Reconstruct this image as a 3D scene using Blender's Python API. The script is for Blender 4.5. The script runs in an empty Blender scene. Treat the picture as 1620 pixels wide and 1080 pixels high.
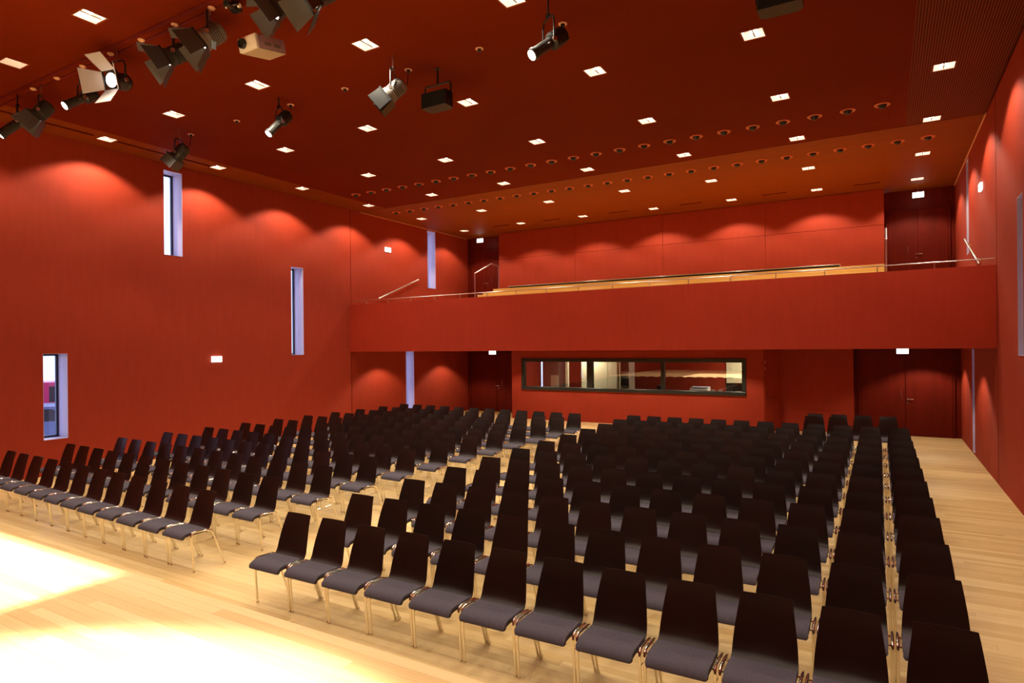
import bpy, bmesh, math, random
from mathutils import Vector, Matrix, Quaternion, geometry
random.seed(7)
PI = math.pi
sc = bpy.context.scene
COL = sc.collection

# ------------------------------------------------------------------ camera, world, exposure
cam_d = bpy.data.cameras.new('camera')
cam = bpy.data.objects.new('camera', cam_d); COL.objects.link(cam)
YAW, ROLL = .5335, .0093
cam_d.sensor_width = 36; cam_d.sensor_fit = 'HORIZONTAL'
cam_d.lens = 36 * 999.72 / 1620
cam_d.shift_y = 9.05 / 1620
cam_d.clip_start = .05; cam_d.clip_end = 300
R0 = Vector((math.cos(YAW), math.sin(YAW), 0)); F0 = Vector((-math.sin(YAW), math.cos(YAW), 0)); U0 = Vector((0, 0, 1))
RX = R0 * math.cos(ROLL) - U0 * math.sin(ROLL); UY = R0 * math.sin(ROLL) + U0 * math.cos(ROLL)
cam.matrix_world = Matrix(((RX.x, UY.x, -F0.x, 0), (RX.y, UY.y, -F0.y, 0), (RX.z, UY.z, -F0.z, 2.6), (0, 0, 0, 1)))
sc.camera = cam
w = bpy.data.worlds.new('overcast_sky'); sc.world = w; w.use_nodes = True
bg = w.node_tree.nodes['Background']; bg.inputs[0].default_value = (.50, .60, 1.0, 1); bg.inputs[1].default_value = 3.2
vs = sc.view_settings
vs.view_transform = 'Standard'; vs.look = 'None'; vs.gamma = 1; vs.use_curve_mapping = False; vs.exposure = 0
DOWN_W, STAGE_W, SOFFIT_W = 235, 8500, 85     # downlights over the seats, stage floods, lights under the balcony

# ------------------------------------------------------------------ materials
def mat(name, col, rough=.5, metal=0, spec=.5, emit=None, es=0, bump=None, coat=0):
    m = bpy.data.materials.new(name); m.use_nodes = True
    nt = m.node_tree; b = nt.nodes['Principled BSDF']
    b.inputs['Base Color'].default_value = (*col, 1); b.inputs['Roughness'].default_value = rough
    b.inputs['Metallic'].default_value = metal; b.inputs['Specular IOR Level'].default_value = spec
    b.inputs['Coat Weight'].default_value = coat
    if emit:
        b.inputs['Emission Color'].default_value = (*emit, 1); b.inputs['Emission Strength'].default_value = es
    return m
def nd(m, t, **k):
    n = m.node_tree.nodes.new(t)
    for a, v in k.items(): setattr(n, a, v)
    return n
def lk(m, a, b): m.node_tree.links.new(a, b)
def vary(m, c1, c2, scale=(1, 1, 1), nscale=4, detail=4, bump=0, dist=.02, lo=.35, hi=.65, coord='Object'):
    """colour and fine relief from stretched noise"""
    b = m.node_tree.nodes['Principled BSDF']
    tc = nd(m, 'ShaderNodeTexCoord'); mp = nd(m, 'ShaderNodeMapping'); mp.inputs['Scale'].default_value = scale
    lk(m, tc.outputs[coord], mp.inputs[0])
    n = nd(m, 'ShaderNodeTexNoise'); n.inputs['Scale'].default_value = nscale; n.inputs['Detail'].default_value = detail
    lk(m, mp.outputs[0], n.inputs['Vector'])
    r = nd(m, 'ShaderNodeValToRGB'); r.color_ramp.elements[0].position = lo; r.color_ramp.elements[1].position = hi
    r.color_ramp.elements[0].color = (*c1, 1); r.color_ramp.elements[1].color = (*c2, 1)
    lk(m, n.outputs['Fac'], r.inputs[0]); lk(m, r.outputs[0], b.inputs['Base Color'])
    if bump:
        bp = nd(m, 'ShaderNodeBump'); bp.inputs['Strength'].default_value = bump; bp.inputs['Distance'].default_value = dist
        lk(m, n.outputs['Fac'], bp.inputs['Height']); lk(m, bp.outputs[0], b.inputs['Normal'])
    return m
M = {}
M['wall'] = vary(mat('red_wall_fabric', (.4, .045, .02), .75, spec=.25), (.325, .032, .0105), (.35, .035, .012), (5, 5, .8), 2, 5, .08, .003)
M['parapet'] = vary(mat('stage_lit_red_parapet', (.5, .04, .02), .7, spec=.2), (.41, .035, .013), (.44, .038, .015), (5, 5, .8), 2, 5, .08, .003)  # wall red brightened to carry stage light on the balcony front
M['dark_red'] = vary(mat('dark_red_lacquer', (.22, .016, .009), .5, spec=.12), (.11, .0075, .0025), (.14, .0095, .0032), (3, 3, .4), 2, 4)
M['ceil'] = vary(mat('ceiling_red_paint', (.40, .028, .008), .8, spec=.06), (.15, .0145, .0006), (.165, .016, .0008), (1, 1, 1), .6, 2)
M['ceil_rear'] = vary(mat('ceiling_orange_board', (.62, .09, .02), .6, spec=.12), (.215, .044, .0025), (.25, .052, .0035), (.25, 6, 1), 2, 5)
M['black'] = mat('black_metal', (.012, .012, .012), .42, .0, .5)
M['blackm'] = mat('black_matt', (.01, .01, .01), .8, 0, .2)
M['shadow'] = mat('black_void', (.006, .003, .002), .95, 0, .05)
M['grey'] = mat('grey_painted_metal', (.20, .19, .175), .45, .3)
M['lamp_dark'] = mat('dark_lamp_paint', (.035, .034, .03), .35, .2)
M['flap_lit'] = mat('lens_lit_barn_door', (.42, .38, .37), .5)  # flaps coloured pale to carry the light of their own lens
M['steel'] = mat('brushed_steel', (.62, .58, .54), .3, 1)
M['chrome'] = mat('chrome', (.84, .80, .72), .12, 1)
M['cream'] = mat('cream_paint', (.70, .66, .48), .6)
M['white'] = mat('white_plastic', (.8, .78, .74), .4)
M['mauve'] = mat('mauve_plastic', (.36, .25, .31), .5)
M['tan'] = mat('bounce_lit_plastic', (.42, .33, .22), .5)  # warm tone stands in for floor bounce under the projector
M['frame'] = mat('dark_green_grey_frame', (.035, .038, .03), .35, .4)
M['wframe'] = mat('window_frame_anthracite', (.03, .035, .06), .4, .3)
M['reveal'] = mat('window_reveal_paint', (.56, .50, .64), .5)
M['door_flap'] = mat('barn_door_metal', (.085, .078, .072), .45, .2)
M['glow'] = mat('downlight_lamp', (1, 1, 1), .5, emit=(1, .86, .66), es=9)
M['refl'] = mat('downlight_reflector', (.95, .86, .80), .35, 0, emit=(1, .72, .6), es=.18)
M['lens'] = mat('lit_lens', (1, 1, 1), .3, emit=(1, .93, .85), es=7)
M['lens_dim'] = mat('warm_lens', (1, 1, 1), .3, emit=(1, .92, .86), es=2.2)
M['exit'] = mat('exit_sign_light', (1, 1, 1), .5, emit=(.82, 1, .92), es=3.2)
M['hvac'] = mat('nozzle_ring_paint', (.62, .14, .05), .4)
M['socket'] = mat('beige_socket', (.8, .45, .28), .4)
M['snow'] = mat('bright_paving', (.85, .85, .88), .8)
M['carblue'] = mat('blue_grey_car_paint', (.10, .14, .26), .3)
M['vanred'] = mat('red_van_paint', (.5, .04, .12), .4)
M['tyre'] = mat('tyre_rubber', (.02, .02, .02), .9)
M['label'] = mat('blue_white_label', (.35, .6, .95), .5)
# glass of the pane: thin, see-through and mirroring
def glassy(name, fac, tint=(1, 1, 1)):
    m = bpy.data.materials.new(name); m.use_nodes = True; nt = m.node_tree; nt.nodes.clear()
    o = nt.nodes.new('ShaderNodeOutputMaterial'); t = nt.nodes.new('ShaderNodeBsdfTransparent'); g = nt.nodes.new('ShaderNodeBsdfGlossy')
    x = nt.nodes.new('ShaderNodeMixShader'); x.inputs[0].default_value = fac; g.inputs['Roughness'].default_value = .0
    t.inputs[0].default_value = (*tint, 1)
    nt.links.new(t.outputs[0], x.inputs[1]); nt.links.new(g.outputs[0], x.inputs[2]); nt.links.new(x.outputs[0], o.inputs[0])
    return m
M['glass'] = glassy('window_glass', .06)
M['booth_glass'] = glassy('booth_glass', .20, (.9, .9, .85))
# wood boards: grain along X, every board its own tone
def wood(name, cols, rough, gscale=(1.2, 28, 28), bump=.05, spec=.4):
    m = mat(name, cols[0], rough, spec=spec); b = m.node_tree.nodes['Principled BSDF']
    g = nd(m, 'ShaderNodeNewGeometry'); oi = nd(m, 'ShaderNodeObjectInfo')
    ad = nd(m, 'ShaderNodeMath', operation='ADD'); lk(m, g.outputs['Random Per Island'], ad.inputs[0]); lk(m, oi.outputs['Random'], ad.inputs[1])
    fr = nd(m, 'ShaderNodeMath', operation='FRACT'); lk(m, ad.outputs[0], fr.inputs[0])
    mp = nd(m, 'ShaderNodeMapping'); mp.inputs['Scale'].default_value = gscale
    off = nd(m, 'ShaderNodeCombineXYZ'); mu = nd(m, 'ShaderNodeMath', operation='MULTIPLY'); mu.inputs[1].default_value = 37
    lk(m, fr.outputs[0], mu.inputs[0]); lk(m, mu.outputs[0], off.inputs[0]); lk(m, mu.outputs[0], off.inputs[1])
    lk(m, g.outputs['Position'], mp.inputs[0]); va = nd(m, 'ShaderNodeVectorMath', operation='ADD')
    lk(m, mp.outputs[0], va.inputs[0]); lk(m, off.outputs[0], va.inputs[1])
    n = nd(m, 'ShaderNodeTexNoise'); n.inputs['Scale'].default_value = 1.6; n.inputs['Detail'].default_value = 6; n.inputs['Distortion'].default_value = .6
    lk(m, va.outputs[0], n.inputs['Vector'])
    r = nd(m, 'ShaderNodeValToRGB'); r.color_ramp.elements[0].position = 0; r.color_ramp.elements[1].position = 1
    r.color_ramp.elements[0].color = (*cols[0], 1); r.color_ramp.elements[1].color = (*cols[1], 1)
    mx = nd(m, 'ShaderNodeMath', operation='MULTIPLY_ADD'); mx.inputs[1].default_value = .55; lk(m, fr.outputs[0], mx.inputs[0])
    m2 = nd(m, 'ShaderNodeMath', operation='MULTIPLY'); m2.inputs[1].default_value = .5; lk(m, n.outputs['Fac'], m2.inputs[0]); lk(m, m2.outputs[0], mx.inputs[2])
    lk(m, mx.outputs[0], r.inputs[0]); lk(m, r.outputs[0], b.inputs['Base Color'])
    return m
M['floor'] = wood('oak_floor_board', ((.58, .37, .13), (.84, .63, .31)), .42)
M['stage'] = wood('light_oak_stage_board', ((.62, .38, .15), (.86, .64, .34)), .45)
M['tier'] = wood('honey_oak_tier', ((.56, .30, .06), (.74, .46, .14)), .35)
M['veneer'] = wood('wenge_veneer', ((.005, .0018, .0012), (.020, .0048, .0026)), .42, (26, 26, 1.0), spec=.30)
M['shell'] = mat('seat_shell_edge', (.020, .012, .010), .4)
M['pad'] = vary(mat('grey_violet_pad', (.12, .10, .125), .85, spec=.25), (.068, .058, .077), (.086, .074, .096), (1, 1, 1), 90, 3, .2, .001)
# perforated strip of the ceiling
m = mat('perforated_ceiling_strip', (.42, .09, .05), .7, spec=.2)
g = nd(m, 'ShaderNodeNewGeometry'); sx = nd(m, 'ShaderNodeSeparateXYZ'); lk(m, g.outputs['Position'], sx.inputs[0])
mu = nd(m, 'ShaderNodeMath', operation='MULTIPLY'); mu.inputs[1].default_value = 2 * PI / .036; lk(m, sx.outputs[0], mu.inputs[0])
si = nd(m, 'ShaderNodeMath', operation='SINE'); lk(m, mu.outputs[0], si.inputs[0])
my = nd(m, 'ShaderNodeMath', operation='MULTIPLY'); my.inputs[1].default_value = 2 * PI / .02; lk(m, sx.outputs[1], my.inputs[0])
rp = nd(m, 'ShaderNodeValToRGB'); rp.color_ramp.elements[0].position = .1; rp.color_ramp.elements[1].position = .7
rp.color_ramp.elements[0].color = (.09, .012, .005, 1); rp.color_ramp.elements[1].color = (.24, .05, .025, 1)
lk(m, si.outputs[0], rp.inputs[0]); lk(m, rp.outputs[0], m.node_tree.nodes['Principled BSDF'].inputs['Base Color'])
M['perf'] = m; m.node_tree.nodes['Principled BSDF'].inputs['Specular IOR Level'].default_value = .08

# ------------------------------------------------------------------ mesh helpers
class MB:
    def __init__(s): s.v = []; s.f = []
    def add(s, v, f):
        k = len(s.v); s.v += [tuple(p) for p in v]; s.f += [tuple(i + k for i in q) for q in f]; return s
    def box(s, x0, x1, y0, y1, z0, z1, mtx=None, bev=0):
        if bev:
            bm = bmesh.new(); bmesh.ops.create_cube(bm, size=1)
            for v in bm.verts: v.co = Vector(((x0 + x1) / 2 + v.co.x * (x1 - x0), (y0 + y1) / 2 + v.co.y * (y1 - y0), (z0 + z1) / 2 + v.co.z * (z1 - z0)))
            bmesh.ops.bevel(bm, geom=bm.edges[:], offset=bev, segments=2, affect='EDGES', profile=.5)
            bm.verts.ensure_lookup_table(); vv = [v.co.copy() for v in bm.verts]; ff = [[v.index for v in f.verts] for f in bm.faces]; bm.free()
        else:
            vv = [Vector((x, y, z)) for z in (z0, z1) for y in (y0, y1) for x in (x0, x1)]
            ff = [(0, 2, 3, 1), (4, 5, 7, 6), (0, 1, 5, 4), (2, 6, 7, 3), (0, 4, 6, 2), (1, 3, 7, 5)]
        if mtx is not None: vv = [mtx @ p for p in vv]
        return s.add(vv, ff)
    def tube(s, pts, r, n=8, cap=True):
        pts = [Vector(p) for p in pts]; rs = r if isinstance(r, (list, tuple)) else [r] * len(pts)
        t0 = (pts[1] - pts[0]).normalized(); a = Vector((0, 0, 1)) if abs(t0.z) < .9 else Vector((1, 0, 0))
        u = t0.cross(a).normalized(); vv = []; ff = []
        for i, p in enumerate(pts):
            t = (pts[min(i + 1, len(pts) - 1)] - pts[max(i - 1, 0)]).normalized()
            u = (u - t * u.dot(t)).normalized(); w_ = t.cross(u)
            for k in range(n):
                an = 2 * PI * k / n; vv.append(p + (u * math.cos(an) + w_ * math.sin(an)) * rs[i])
        for i in range(len(pts) - 1):
            for k in range(n):
                a_, b_ = i * n + k, i * n + (k + 1) % n; ff.append((a_, b_, b_ + n, a_ + n))
        if cap: ff.append(tuple(reversed(range(n)))); ff.append(tuple(range(len(vv) - n, len(vv))))
        return s.add(vv, ff)
    def lathe(s, prof, n=16, mtx=None):
        """prof: (radius, z)"""
        vv = []; ff = []
        for r, z in prof:
            for k in range(n): vv.append(Vector((r * math.cos(2 * PI * k / n), r * math.sin(2 * PI * k / n), z)))
        for i in range(len(prof) - 1):
            for k in range(n):
                a_, b_ = i * n + k, i * n + (k + 1) % n; ff.append((a_, b_, b_ + n, a_ + n))
        ff.append(tuple(reversed(range(n)))); ff.append(tuple(range(len(vv) - n, len(vv))))
        if mtx is not None: vv = [mtx @ p for p in vv]
        return s.add(vv, ff)
    def prism(s, poly, ax, a, b, mtx=None):
        """polygon in the plane square to axis ax, extruded from a to b"""
        def P(p, t): return Vector({'x': (t, p[0], p[1]), 'y': (p[0], t, p[1]), 'z': (p[0], p[1], t)}[ax])
        n = len(poly); vv = [P(p, a) for p in poly] + [P(p, b) for p in poly]
        ff = [tuple(reversed(range(n))), tuple(range(n, 2 * n))] + [(i, (i + 1) % n, (i + 1) % n + n, i + n) for i in range(n)]
        if mtx is not None: vv = [mtx @ p for p in vv]
        return s.add(vv, ff)
    def mesh(s, name, m, smooth=None):
        me = bpy.data.meshes.new(name); me.from_pydata(s.v, [], s.f); me.materials.append(m)
        bm = bmesh.new(); bm.from_mesh(me); bmesh.ops.recalc_face_normals(bm, faces=bm.faces[:]); bm.to_mesh(me); bm.free()
        if smooth:
            me.shade_smooth(); me.set_sharp_from_angle(angle=math.radians(smooth))
        return me
    def obj(s, name, m, parent=None, smooth=None, loc=None):
        o = bpy.data.objects.new(name, s.mesh(name, m, smooth)); COL.objects.link(o)
        if parent: o.parent = parent
        if loc is not None: o.location = loc
        return o
def empty(name, loc=(0, 0, 0), rz=0):
    o = bpy.data.objects.new(name, None); COL.objects.link(o); o.location = loc; o.rotation_euler = (0, 0, rz); o.empty_display_size = .1
    return o
def tag(o, label, cat, group=None):
    o['label'] = label; o['category'] = cat
    if group: o['group'] = group
    return o
def struct(o, label=None):
    o['kind'] = 'structure'
    if label: o['label'] = label
    return o
def inst(me, name, parent, loc=(0, 0, 0), scale=None):
    o = bpy.data.objects.new(name, me); COL.objects.link(o); o.parent = parent; o.location = loc
    if scale: o.scale = scale
    return o
ORD = 'first second third fourth fifth sixth seventh eighth ninth tenth eleventh twelfth thirteenth fourteenth fifteenth sixteenth seventeenth eighteenth nineteenth twentieth twenty-first twenty-second twenty-third twenty-fourth twenty-fifth twenty-sixth twenty-seventh'.split()
def holed(u0, u1, v0, v1, holes):
    """rectangle cells around rectangular holes"""
    us = sorted({u0, u1, *[h[0] for h in holes], *[h[1] for h in holes]}); vs_ = sorted({v0, v1, *[h[2] for h in holes], *[h[3] for h in holes]})
    for a, b in zip(us, us[1:]):
        for c, d in zip(vs_, vs_[1:]):
            if not any(h[0] <= (a + b) / 2 <= h[1] and h[2] <= (c + d) / 2 <= h[3] for h in holes): yield a, b, c, d

# ------------------------------------------------------------------ the room
XL, XR, ZC, YF = -15.08, 1.77, 7.15, -8.0
ST = .75                                   # stage height
YS = 2.92                                  # stage edge
BOARD, BL, TH = .09, 2.1, .022
def boards(parent, x0, x1, y0, y1, ztop, m, max_parts, near, first=0):
    """staggered boards; the nearest are parts, the rest one joined part"""
    L = []
    r = 0; y = y1
    while y > y0 + .01:
        yb = max(y - BOARD, y0); x = x0; st = ((37 * r) % 100) / 100 * BL * .95
        while x < x1 - .01:
            e = min(x + (BL - st if x == x0 else BL), x1)
            if e - x > .02: L.append((x, e, yb, y))
            x = e
        y = yb; r += 1
    L.sort(key=near)
    full = MB().box(-.5, .5, -.5, .5, -TH, 0, bev=0).mesh('plank', m)
    g = .0007
    for x, e, a, b in L[:max_parts]:
        inst(full, 'plank', parent, ((x + e) / 2, (a + b) / 2, ztop), (e - x - 2 * g, b - a - 2 * g, 1))
    if L[max_parts:]:
        q = MB()
        for x, e, a, b in L[max_parts:]: q.box(x + g, e - g, a + g, b - g, ztop - TH, ztop)
        o = q.obj('plank_field', m, parent); o['kind'] = 'stuff'
fl = MB().box(XL - .4, XR + .4, YF, 24.2, -.25, -.022).obj('floor', M['tier']); struct(fl, 'oak strip floor of the hall, boards running across the room')
def seen(q):
    x, e, a, b = q; cx = (x + e) / 2; cy = (a + b) / 2
    # open floor first: right aisle, strip before the front rows, centre aisle
    d = math.hypot(cx, cy)
    open_ = (cx > .4) or cy < 4.6 or (-6.9 + 0 < cx < -5.4 and cy < 9)
    return d + (0 if open_ else 5)
boards(fl, XL, XR, YS - .02, 21.0, 0, M['floor'], 290, seen)
# stage
stg = MB().box(XL, XR, YF, YS - .03, 0, ST - .022).obj('stage_floor', M['dark_red']); struct(stg, 'raised stage of light oak boards in front of the seats')
for (a, b) in ((XL, -5.452), (-5.448, XR)):
    boards(stg, a, b, YS - 1.9, YS - .002, ST, M['stage'], 140, lambda q: math.hypot((q[0] + q[1]) / 2 + 3.4, (q[2] + q[3]) / 2 - 2.6))
MB().box(XL, XR, YF, YS - 1.902, ST - .022, ST).obj('stage_deck', M['stage'], stg)
MB().box(XL, XR, YS - .03, YS - .004, .0, ST - .023).obj('stage_front', M['dark_red'], stg)

# side walls with window openings: (y0, y1, z0, z1)
WD = .46
HL = [(6.35, 6.81, .75, 2.555), (8.94, 9.41, 4.93, 7.0), (12.75, 13.2, 2.43, 5.04), (19.22, 19.72, 4.90, 7.10), (17.89, 18.36, .05, 2.49)]
HR = [(18.86, 19.32, 4.78, 7.10), (18.0, 18.42, .05, 2.46), (11.93, 12.38, 2.40, 4.83)]
def side_wall(name, x, out, holes, label):
    q = MB(); a, b = sorted((x, x + out * WD))
    for y0, y1, z0, z1 in holed(YF, 24.2, -.02, 7.6, holes): q.box(a, b, y0, y1, z0, z1)
    # drop the inner faces between neighbouring cells
    bm = bmesh.new(); me = q.mesh(name, M['wall']); bm.from_mesh(me); bmesh.ops.remove_doubles(bm, verts=bm.verts[:], dist=1e-4)
    seen_ = {}
    for f in bm.faces: seen_.setdefault(frozenset(v.index for v in f.verts), []).append(f)
    bmesh.ops.delete(bm, geom=[f for fs in seen_.values() if len(fs) > 1 for f in fs], context='FACES_ONLY')
    bm.to_mesh(me); bm.free()
    o = bpy.data.objects.new(name, me); COL.objects.link(o); struct(o, label); return o
wl = side_wall('wall_left', XL, -1, HL, 'tall red side wall with narrow staggered windows')
wr = side_wall('wall_right', XR, 1, HR, 'red side wall beside the open aisle')
MB().box(XL - .001, XL + .004, 15.16, 15.175, .0, ZC - .01).obj('trim_1', M['dark_red'], wl)
MB().box(XR - .004, XR + .001, 14.47, 14.482, .0, ZC - .01).obj('trim_2', M['dark_red'], wr)
def window(n, side, h, label, frame=.045):
    y0, y1, z0, z1 = h; s = -1 if side == 'L' else 1; x = XL if side == 'L' else XR
    w_ = empty('window_%d' % n, (x, (y0 + y1) / 2, z0)); struct(w_, label)
    c = Vector(w_.location); e = .006
    a, b = sorted((x - s * .002, x + s * (WD - .02)))
    q = MB().box(a, b, y0, y0 + e, z0, z1).box(a, b, y1 - e, y1, z0, z1).box(a, b, y0 + e, y1 - e, z1 - e, z1).box(a - (.006 if s > 0 else 0), b + (.006 if s < 0 else 0), y0 + e, y1 - e, z0, z0 + e)
    q.obj('window_reveal', M['reveal'], w_).location = -c
    p0, p1 = sorted((x + s * (WD - .07), x + s * (WD - .02)))
    q = MB().box(p0, p1, y0 + e, y0 + e + frame, z0 + e, z1 - e).box(p0, p1, y1 - e - frame, y1 - e, z0 + e, z1 - e)
    q.box(p0, p1, y0 + e + frame, y1 - e - frame, z0 + e, z0 + e + frame).box(p0, p1, y0 + e + frame, y1 - e - frame, z1 - e - frame, z1 - e)
    q.obj('window_frame', M['wframe'], w_).location = -c
    xm = (p0 + p1) / 2
    MB().box(xm - .004, xm + .004, y0 + e + frame, y1 - e - frame, z0 + e + frame, z1 - e - frame).obj('pane', M['glass'], w_).location = -c
    return w_
window(1, 'L', HL[0], 'low narrow window in the left wall looking out on parked vehicles')
window(2, 'L', HL[1], 'high narrow bright window just under the ceiling of the left wall')
window(3, 'L', HL[2], 'mid-height narrow window of the left wall, before the balcony')
window(4, 'L', HL[3], 'tall lavender window slit on the left wall above the balcony')
window(5, 'L', HL[4], 'lavender window slit on the left wall under the balcony')
window(6, 'R', HR[0], 'window slit on the right wall above the balcony')
window(7, 'R', HR[1], 'window slit on the right wall under the balcony')
window(8, 'R', HR[2], 'narrow window at the right edge of the photo')
struct(MB().box(XL - .4, XR + .4, YF - .2, YF, -.02, 7.6).obj('wall_front', M['wall']), 'red wall behind the stage')

# ------------------------------------------------------------------ ceiling
DL = {(0,0):(.87,12.58),(0,1):(.85,15.39),(0,2):(.81,18.09),(0,3):(.8,20.78),(1,-1):(-1.63,9.79),(1,0):(-1.63,12.54),(1,1):(-1.64,15.24),(1,2):(-1.67,17.97),(1,3):(-1.7,20.6),
(2,-2):(-4.18,7.13),(2,-1):(-4.1,9.73),(2,0):(-4.11,12.41),(2,1):(-4.1,15.1),(2,2):(-4.11,17.88),(2,3):(-4.11,20.56),(3,-2):(-6.67,7.06),(3,-1):(-6.64,9.71),(3,0):(-6.61,12.37),
(3,1):(-6.56,15.0),(3,2):(-6.55,17.66),(3,3):(-6.58,20.46),(4,-3):(-9.28,4.5),(4,-2):(-9.26,7.15),(4,-1):(-9.18,9.75),(4,0):(-9.14,12.39),(4,1):(-9.09,15.02),(4,2):(-9.05,17.67),
(4,3):(-9.06,20.29),(5,-2):(-11.78,7.2),(5,-1):(-11.75,9.81),(5,0):(-11.65,12.39),(5,1):(-11.57,14.98),(5,2):(-11.52,17.6),(5,3):(-11.49,20.18),(6,-2):(-14.37,7.29),(6,-1):(-14.3,9.87),
(6,0):(-14.18,12.41),(6,1):(-14.12,15.02),(6,2):(-14.02,17.57),(6,3):(-14.08,20.28),(5,-3):(-11.8,4.6)}
HS = .15
SLOTS = [(-14.39,-14.31,4.2,7.02),(-14.39,-14.31,7.5,9.7),(-12.75,-12.0,20.17,20.25),(-10.6,-9.9,20.2,20.28),(-8.1,-7.4,20.27,20.35),(-5.7,-5.0,20.36,20.44),(-3.2,-2.5,20.42,20.5),(-.75,-.09,20.6,20.68)]
YSEAM = 15.6
cl = struct(MB().box(XL - .4, XR + .4, YF - .2, 24.2, 7.6, 7.8).obj('ceiling', M['shadow']), 'deep red ceiling with square downlights')
def flat(poly, holes, z):
    """CDT of a rectangle with square holes"""
    vs_ = [Vector(p) for p in poly]; es = [(i, (i + 1) % 4) for i in range(4)]
    for h in holes:
        k = len(vs_); vs_ += [Vector((h[0], h[2])), Vector((h[1], h[2])), Vector((h[1], h[3])), Vector((h[0], h[3]))]; es += [(k + i, k + (i + 1) % 4) for i in range(4)]
    v, e, f, *_ = geometry.delaunay_2d_cdt(vs_, es, [], 1, 1e-5)
    q = MB(); ff = []
    for t in f:
        c = sum((v[i] for i in t), Vector((0, 0))) / len(t)
        if not any(h[0] < c.x < h[1] and h[2] < c.y < h[3] for h in holes): ff.append(tuple(t))
    return q.add([(p.x, p.y, z) for p in v], ff)
def zone(x0, x1, y0, y1, m):
    hs = [(x - HS, x + HS, y - HS, y + HS) for x, y in DL.values() if x0 < x < x1 and y0 < y < y1] + [s for s in SLOTS if x0 < (s[0] + s[1]) / 2 < x1 and y0 < (s[2] + s[3]) / 2 < y1]
    q = flat([(x0, y0), (x1, y0), (x1, y1), (x0, y1)], hs, ZC)
    # edges turned up for thickness
    for a, b in (((x0, y0), (x1, y0)), ((x1, y0), (x1, y1)), ((x1, y1), (x0, y1)), ((x0, y1), (x0, y0))):
        q.add([(a[0], a[1], ZC), (b[0], b[1], ZC), (b[0], b[1], ZC + .08), (a[0], a[1], ZC + .08)], [(0, 1, 2, 3)])
    q.obj('ceiling_panel', m, cl)
zone(-13.95, .40, YF, YSEAM - .02, M['ceil'])
zone(XL + .07, -13.952, YF, YSEAM - .02, M['ceil_rear'])
zone(.402, XR - .03, YF, YSEAM - .02, M['perf'])
zone(XL + .03, XR - .03, YSEAM + .02, 22.3, M['ceil_rear'])
MB().box(XL + .004, XL + .028, YSEAM + .02, 21.9, ZC - .012, ZC + .03).obj('trim_3', M['socket'], cl)
MB().box(XR - .028, XR - .004, YSEAM + .02, 22.2, ZC - .012, ZC + .03).obj('trim_4', M['socket'], cl)
for i, s in enumerate(SLOTS):
    o = MB().box(s[0] - .01, s[1] + .01, s[2] - .01, s[3] + .01, ZC + .06, ZC + .07).box(s[0] - .01, s[0], s[2], s[3], ZC, ZC + .06).box(s[1], s[1] + .01, s[2], s[3], ZC, ZC + .06).box(s[0], s[1], s[2] - .01, s[2], ZC, ZC + .06).box(s[0], s[1], s[3], s[3] + .01, ZC, ZC + .06).obj('air_slot', M['dark_red'])
    tag(o, ('long dark air slot in the ceiling beside the left wall, ' + ('nearer the stage' if i == 0 else 'nearer the balcony')) if i < 2 else 'short dark air slot over the balcony rear, %s from the left wall' % ORD[i - 2], 'air vent', 'slots in the ceiling')
# one downlight, then copies
def spot(name, loc, power, size, blend, parent=None, rad=.06, col=(1, .86, .66), square=False, aim=None):
    l = bpy.data.lights.new(name, 'SPOT'); l.energy = power; l.spot_size = math.radians(size); l.spot_blend = blend; l.shadow_soft_size = rad; l.color = col; l.use_square = square
    o = bpy.data.objects.new(name, l); COL.objects.link(o); o.location = loc
    if parent: o.parent = parent
    if aim: o.rotation_mode = 'QUATERNION'; o.rotation_quaternion = Vector(aim).to_track_quat('-Z', 'Y')
    return o
t = .004
q = MB().box(-HS, HS, -HS, HS, .1, .104)
for s in (-1, 1): q.box(s * HS - t, s * HS + t, -HS, HS, .0, .1).box(-HS, HS, s * HS - t, s * HS + t, .0, .1)
me_ref = q.mesh('reflector', M['refl'])
q = MB()
for s in (-1, 1): q.box(s * (HS + .006) - .010, s * (HS + .006) + .010, -HS - .016, HS + .016, -.007, .0).box(-HS + .004, HS - .004, s * (HS + .006) - .010, s * (HS + .006) + .010, -.007, .0)
me_rim = q.mesh('rim', M['ceil_rear'])
me_lamp = MB().lathe([(.02, .03), (.045, .045), (.05, .08), (.03, .098)], 10).mesh('lamp', M['glow'], 60)
me_bar = MB().box(-.008, .008, -HS, HS, .02, .03).mesh('lamp_bridge', M['grey'])
rowname = {3: 'first row from the back wall', 2: 'second row from the back wall', 1: 'third row from the back wall', 0: 'fourth row from the back wall', -1: 'fifth row from the back wall', -2: 'sixth row from the back wall', -3: 'row nearest the stage'}
colname = ['first from the right wall', 'second from the right wall', 'third from the right wall', 'middle of the seven files', 'third from the left wall', 'second from the left wall', 'first from the left wall']
for (c, r), (x, y) in DL.items():
    d = empty('downlight', (x, y, ZC)); tag(d, 'square recessed downlight, %s, %s' % (rowname[r], colname[c]), 'ceiling light', 'square downlights in the ceiling')
    inst(me_ref, 'reflector', d); inst(me_rim, 'rim', d)
    if (c, r) != (5, -3):
        inst(me_lamp, 'lamp', d); inst(me_bar, 'lamp_bridge', d)
        wash = c in (0, 6) or r == 3
        spot('downlight_beam', (0, 0, -.02), DOWN_W * ((.75 if r == 3 else 1.05) if wash else 1), 125 if wash else 108, .3 if wash else .4, d)
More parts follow.
